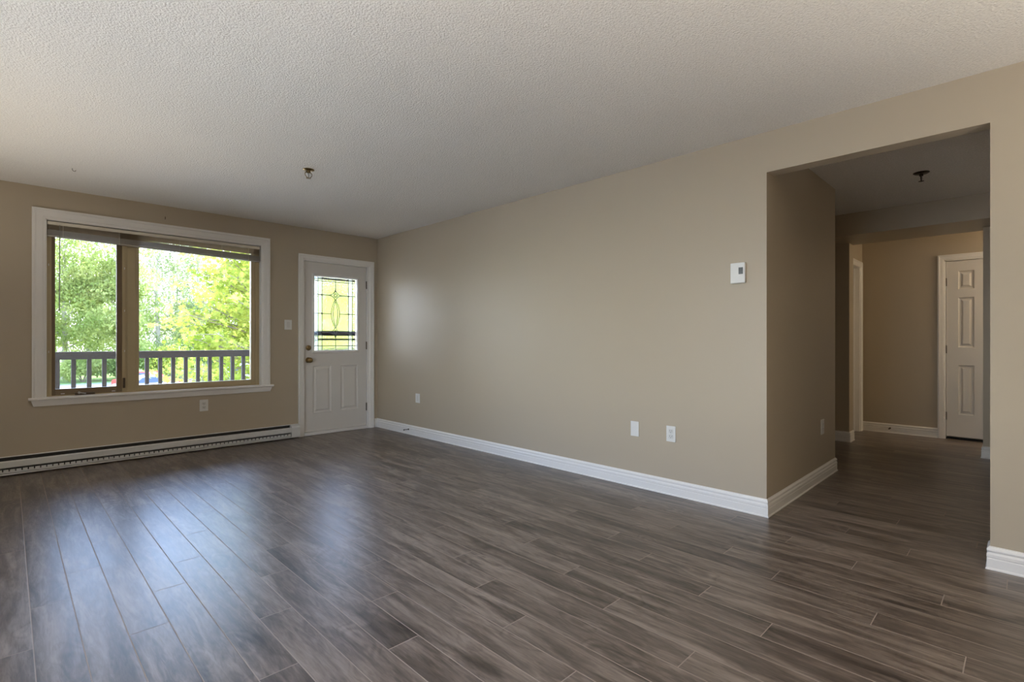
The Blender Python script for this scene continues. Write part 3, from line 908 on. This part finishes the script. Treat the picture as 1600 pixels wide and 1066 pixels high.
# ================================================================== left window (added out of frame to let daylight in)
w2 = empty('added_window', (XL, 2.0, .5), 'wide side window added in the unseen left wall for fill daylight', 'window')
w2['kind'] = 'structure'
mb = MB()
for a in np.linspace(LW[0], LW[1], 5):
    mb.box(XL - .09, XL - .03, max(LW[0], a - .03), min(LW[1], a + .03), LW[2], LW[3])
mb.box(XL - .09, XL - .03, LW[0], LW[1], LW[2], LW[2] + .05); mb.box(XL - .09, XL - .03, LW[0], LW[1], LW[3] - .05, LW[3])
mb.build('window_frame', M['trim'], w2)
MB().box(XL - .063, XL - .058, LW[0] + .01, LW[1] - .01, LW[2] + .01, LW[3] - .01).build('pane', M['pane'], w2)
mb = MB().sweep(CAS, [(LW[0], LW[2]), (LW[0], LW[3]), (LW[1], LW[3]), (LW[1], LW[2])], (XL, 0, 0), (0, 1, 0), (0, 0, 1), (1, 0, 0), closed=True)
mb.build('window_casing', M['trim'], w2)
# sampling portals (no light of their own)
def portal(loc, rot, sx, sy):
    p = bpy.data.lights.new('daylight_portal', 'AREA'); p.shape = 'RECTANGLE'; p.size = sx; p.size_y = sy
    p.cycles.is_portal = True
    o = bpy.data.objects.new('daylight_portal', p); C.objects.link(o); o.location = loc; o.rotation_euler = rot
portal((XL - .13, 2.0, 1.35), (R(90), 0, R(-90)), 2.8, 1.7)
portal((1.11, YB + .2, 1.385), (R(-90), 0, 0), 1.75, 1.56)

# ================================================================== balcony
dk = MB()
y = YB + .172
while y < 7.75:
    dk.box(-.9, 4.2, y, y + .134, -.13, -.095, .003); y += .140
dk.box(-.9, -.85, YB + .172, 7.78, -.30, -.13); dk.box(4.15, 4.2, YB + .172, 7.78, -.30, -.13); dk.box(-.9, 4.2, 7.74, 7.78, -.30, -.13)
tag(dk.build('balcony_deck', M['deck'], origin=(1.6, 6.9, -.13)), 'wooden balcony deck outside the window', 'deck')
rl = empty('balcony_railing', (1.6, 7.62, -.095), 'weathered grey brown wooden balcony railing with square balusters outside the window', 'railing')
mb = MB(); mb.box(-.9, 4.2, 7.575, 7.665, .966, .993, .003); mb.box(-.9, 4.2, 7.58, 7.618, .905, .968, .002)
mb.build('top_rail', M['rail'], rl)
MB().box(-.9, 4.2, 7.59, 7.63, .02, .09, .002).build('bottom_rail', M['rail'], rl)
x = .394 - 9 * .1375
while x < 4.15:
    MB().box(x - .0205, x + .0205, 7.618, 7.658, -.02, .960, .002).build('baluster', M['rail'], rl)
    x += .1375
for px_ in (-.855, 4.155):
    MB().box(px_ - .045, px_ + .045, 7.60, 7.69, -.095, 1.00, .003).build('post', M['rail'], rl)

# ================================================================== grounds
GZ0 = -2.8
struct(MB().box(-120, 160, 10, 61, GZ0 - .3, GZ0).build('ground_asphalt', M['asphalt']), 'pale asphalt parking lot')
struct(MB().box(-120, 160, 61, 220, GZ0 - .3, GZ0 + .05).build('ground_grass', M['grass']), 'grass verge beyond the parking lot')
struct(MB().box(-120, 160, -60, 10, GZ0 - .3, GZ0).build('ground_bounce', M['bounce_concrete']))  # unseen ground, made pale to bounce sunlight into the room
struct(MB().box(-1.4, 4.6, YB + .17, 7.9, 2.62, 2.80).build('added_overhang', M['siding']))  # unseen overhang added to keep direct sun out of the window
# outer walls of the storey below, so the house stands on the ground
struct(MB().box(XL - .12, 7.8, YR - .1, YB + .16, GZ0 - .1, -.13).build('wall_lower_storey', M['siding']))

def car(x, y, ang, Ln, Hh, Wd, mat, label, van=False):
    root = empty('parked_car' if not van else 'parked_van', (0, 0, 0), label, 'car' if not van else 'van')
    root['_o'] = [0, 0, 0]
    L2 = Ln / 2
    if van:
        body = [(-L2, .35), (-L2, 1.0), (-L2 + .05, Hh - .1), (-L2 + .2, Hh), (L2 - 1.3, Hh), (L2 - 1.1, Hh - .05), (L2 - .75, 1.15), (L2 - .15, 1.0), (L2, .85), (L2, .35)]
        cab = [(-L2 + .3, 1.15), (-L2 + .35, Hh - .25), (L2 - 1.3, Hh - .22), (L2 - .85, 1.15)]
    else:
        body = [(-L2, .35), (-L2 - .02, .75), (-L2 + .08, .92), (-L2 + .9, .95), (-L2 + 1.35, Hh - .06), (-L2 + 1.8, Hh), (L2 - 1.9, Hh - .02), (L2 - 1.2, .98), (L2 - .35, .84), (L2 - .02, .68), (L2, .35)]
        cab = [(-L2 + 1.05, .98), (-L2 + 1.45, Hh - .12), (-L2 + 1.85, Hh - .08), (L2 - 1.92, Hh - .10), (L2 - 1.40, .98)]
    mb = MB(); mb.prism(body, -Wd / 2, Wd / 2, lambda u, v, h: Vector((u, h * (1 - max(0, v - .95) * .22), v)))
    for xx in (-L2 + .85, L2 - .85):
        pass
    o = mb.build('body', mat, root, True)
    bv = o.modifiers.new('bevel', 'BEVEL'); bv.width = .06; bv.segments = 3; bv.limit_method = 'ANGLE'
    mb = MB(); mb.prism(cab, -Wd / 2 - .01, Wd / 2 + .01, lambda u, v, h: Vector((u, h * (1 - max(0, v - .95) * .22), v)))
    mb.build('side_window', M['carglass'], root)
    for xx in (-L2 + .85, L2 - .85):
        for s in (-1, 1):
            mb = MB(); mb.lathe([(.20, 0), (.32, .02), (.33, .06), (.33, .16), (.32, .20)], (xx, s * (Wd / 2 + .02), .33), (0, -s, 0), 20)
            mb.build('wheel', M['tyre'], root, True)
    root.location = (x, y, GZ0); root.rotation_euler = (0, 0, R(ang))
    return root
car(8.0, 49.5, -44.7 + 8, 4.4, 1.5, 1.75, M['redcar'], 'red car in the parking lot seen low behind the window mullion')
car(7.3, 44.1, -44.7 + 48, 4.3, 1.48, 1.75, M['whitecar'], 'white car with dark blue windows seen low through the big pane')
car(15.4, 46.0, -30, 4.9, 2.0, 1.9, M['bluecar'], 'pale blue van glimpsed through leaves at the lower right of the window', van=True)

# ---------- trees
rng = np.random.default_rng(7)
def leaf_mesh(name, centers, size, mat, maple=False):
    """one card-shaped leaf (a folded lozenge, or a five-pointed maple leaf) at every centre"""
    n = len(centers)
    if maple:
        t = np.array([(0, -.55), (.12, -.15), (.50, -.25), (.32, .08), (.52, .40), (.17, .30), (0, .62), (-.17, .30), (-.52, .40), (-.32, .08), (-.50, -.25), (-.12, -.15)])
    else:
        t = np.array([(0, -.6), (.28, 0), (0, .6), (-.28, 0)])
    k = len(t)
    a = rng.normal(size=(n, 3)); a[:, 2] *= .6; a /= np.linalg.norm(a, axis=1)[:, None]
    b = rng.normal(size=(n, 3)); b -= (a * b).sum(1)[:, None] * a; b /= np.linalg.norm(b, axis=1)[:, None]
    s = size * rng.uniform(.6, 1.25, n)
    V = centers[:, None, :] + (t[None, :, 0, None] * a[:, None, :] + t[None, :, 1, None] * b[:, None, :]) * s[:, None, None]
    me = bpy.data.meshes.new(name)
    me.vertices.add(n * k); me.vertices.foreach_set('co', V.reshape(-1).astype(np.float32))
    me.loops.add(n * k); me.loops.foreach_set('vertex_index', np.arange(n * k, dtype=np.int32))
    me.polygons.add(n); me.polygons.foreach_set('loop_start', np.arange(0, n * k, k, dtype=np.int32))
    try: me.polygons.foreach_set('loop_total', np.full(n, k, dtype=np.int32))
    except Exception: pass
    me.update(calc_edges=True)
    me.materials.append(mat)
    return me
def crown_points(n, blobs):
    out = []
    for c, r, w in blobs:
        m = int(n * w)
        p = rng.normal(size=(m, 3)); p /= np.linalg.norm(p, axis=1)[:, None]
        p *= rng.uniform(.25, 1.0, (m, 1)) ** .5
        out.append(np.array(c) + p * np.array(r))
    return np.vstack(out)
def tree_proto(h, w, n, size, leaf, bark, low=.12):
    root = bpy.data.objects.new('tree', None); C.objects.link(root)
    mb = MB()
    mb.tube([(0, 0, -.2), (.1, 0, h * .25), (.0, .15, h * .5), (.15, .1, h * .92)], [h * .018, h * .014, h * .010, .03], 8)
    tips = []
    for i in range(9):
        z0 = h * (low + .08 + .085 * i); a = i * 2.4
        r = w * (1 - .5 * i / 9) * .8
        tip = (math.cos(a) * r, math.sin(a) * r, z0 + h * .10)
        mb.tube([(.05, .05, z0), (tip[0] * .5, tip[1] * .5, z0 + h * .07), tip], [h * .006, h * .004, .015], 5)
        tips.append(tip)
    tr = mb.build('trunk', bark); tr.parent = root
    blobs = [((t[0] * .8, t[1] * .8, t[2]), (w * .55, w * .55, h * .10), 1 / 26) for t in tips]
    for i in range(26 - 9):
        z = h * (low + .05 + (.95 - low) * rng.uniform()); a = rng.uniform(0, 6.28); rr = w * rng.uniform(.1, .85) * (1 - .55 * (z / h))
        blobs.append(((math.cos(a) * rr, math.sin(a) * rr, z), (w * .45, w * .45, h * .08), 1 / 26))
    me = leaf_mesh('foliage', crown_points(n, blobs), size, leaf)
    fo = bpy.data.objects.new('foliage', me); C.objects.link(fo); fo.parent = root
    return root
def place_tree(proto, x, y, rz, s, label, cat='tree', group=None, first=False):
    if first: r = proto
    else:
        r = proto.copy(); C.objects.link(r)
        for ch in proto.children:
            c = ch.copy(); C.objects.link(c); c.parent = r
    r.location = (x, y, GZ0); r.rotation_euler = (0, 0, rz); r.scale = (s, s, s)
    tag(r, label, cat, group)
    return r
PA = tree_proto(16, 4.2, 15000, .30, M['leaf_green'], M['greybark'])
PB = tree_proto(17, 4.0, 11500, .24, M['leaf_pale'], M['greybark'], .10)
PC = tree_proto(13, 4.0, 15000, .30, M['leaf_yellow'], M['bark'], .05)
front = [  # proto, x, y, turn, scale, label
    (PA, 4.0, 68, 0.2, .95, 'green leafy tree filling the left casement pane, left of its middle'),
    (PA, 8.4, 66, 1.9, 1.0, 'green leafy tree seen at the right side of the casement pane'),
    (PB, 12.2, 70, .8, 1.0, 'thin pale leaved tree seen just right of the window mullion'),
    (PB, 16.8, 72, 2.6, 1.05, 'thin pale leaved tree in the middle of the big pane, sky showing between its branches'),
    (PC, 20.8, 70, 1.1, 1.0, 'yellow green tree behind the near maple at the right of the big pane'),
    (PC, 30.5, 66, 4.0, 1.05, 'yellow green tree seen through the left half of the leaded door glass'),
    (PA, 36.0, 68, 3.1, 1.0, 'green tree seen through the right half of the leaded door glass'),
    (PA, -1.5, 66, 5.0, 1.0, 'green tree beyond the left edge of the window'),
]
used = set()
for p, x, y, rz, s, lab in front:
    place_tree(p, x, y, rz, s, lab, first=(p.name not in used)); used.add(p.name)
for i, (x, y) in enumerate([(-3, 84), (2, 88), (7.5, 86), (12.5, 92), (18, 90), (23.5, 92), (29, 90), (35, 88), (41, 88), (46, 86)]):
    place_tree(PB if i in (3, 4, 5) else PA, x, y, i * 1.3, .95, 'tree of the back row beyond the parking lot, hidden behind the nearer trees', group='back row of trees beyond the parking lot')
# shrubs along the edge of the lot
def shrub(x, y, w, h, leaf, label, n=4200):
    root = bpy.data.objects.new('shrub', None); C.objects.link(root); root.location = (x, y, GZ0)
    blobs = [((rng.uniform(-.7, .7) * w, rng.uniform(-.5, .5) * w, h * rng.uniform(.35, .7)), (w * .5, w * .5, h * .35), 1 / 8) for _ in range(8)]
    me = leaf_mesh('foliage', crown_points(n, blobs), .22, leaf)
    fo = bpy.data.objects.new('foliage', me); C.objects.link(fo); fo.parent = root
    mb = MB()
    for i in range(6):
        a = i * 1.05; mb.tube([(0, 0, -.05), (math.cos(a) * w * .3, math.sin(a) * w * .3, h * .4), (math.cos(a) * w * .55, math.sin(a) * w * .55, h * .75)], [.05, .035, .015], 5)
    st = mb.build('stem', M['bark']); st.parent = root
    tag(root, label, 'shrub')
shrub(5.0, 62.5, 2.0, 2.6, M['leaf_green'], 'low green shrub behind the parking lot at the left of the casement pane')
shrub(8.6, 62.8, 1.8, 3.0, M['leaf_dark'], 'dark green shrub behind the red car')
shrub(11.8, 62.4, 2.4, 3.8, M['leaf_yellow'], 'bright yellow green shrub behind the white car')
shrub(15.6, 63.0, 2.3, 5.2, M['leaf_dark'], 'tall dark green shrub behind the railing in the middle of the big pane')
shrub(19.6, 62.6, 2.2, 3.6, M['leaf_dark'], 'dark green shrub behind the pale blue van')

# ---------- near maple: layered branches reaching in from the right of the big pane
mr_ = bpy.data.objects.new('maple_tree', None); C.objects.link(mr_); mr_.location = (5.3, 14.0, GZ0)
tag(mr_, 'near maple with bright yellow green leaves across the right half of the big pane', 'tree')
tb = MB()
tb.tube([(0, 0, -.1), (.05, 0, 1.5), (-.03, .05, 3.0), (.1, 0, 4.4), (.1, .1, 5.8), (.2, .1, 7.0)], [.17, .14, .12, .09, .06, .02], 12)
cent = []
for i in range(46):
    z0 = 1.7 + 4.3 * (i / 46)
    a = math.pi * (.5 + (i * .618 % 1) * 2)
    if i % 2 == 0: a = math.pi + rng.uniform(-.55, .55)
    Lb = (2.55 + rng.uniform(-.7, .25)) * (1 - .30 * max(0, i - 22) / 24)
    pts = []; sag = rng.uniform(.02, .16)
    for q in range(7):
        f = q / 6
        pts.append((math.cos(a + .25 * f) * Lb * f, math.sin(a + .25 * f) * Lb * f, z0 + .95 * f - sag * Lb * f * f + .03 * math.sin(f * 9 + i)))
    tb.tube(pts, [.036 * (1 - f_ * .8) for f_ in np.linspace(0, 1, 7)], 5)
    for q in range(2, 7):
        for w_i in range(4):
            p = np.array(pts[q]) + rng.normal(size=3) * np.array((.22, .22, .10))
            tw = [pts[q], tuple((np.array(pts[q]) + p) / 2 + np.array((0, 0, .02))), tuple(p)]
            tb.tube(tw, [.008, .005, .003], 4)
            cent.append(p + rng.normal(size=(11, 3)) * np.array((.18, .18, .055)))
tr = tb.build('trunk', M['bark'], smooth=True); tr.parent = mr_
fo = bpy.data.objects.new('foliage', leaf_mesh('foliage', np.vstack(cent), .115, M['leaf_yellow'], True)); C.objects.link(fo); fo.parent = mr_

for r in ROOTS:
    if '_o' in r: del r['_o']
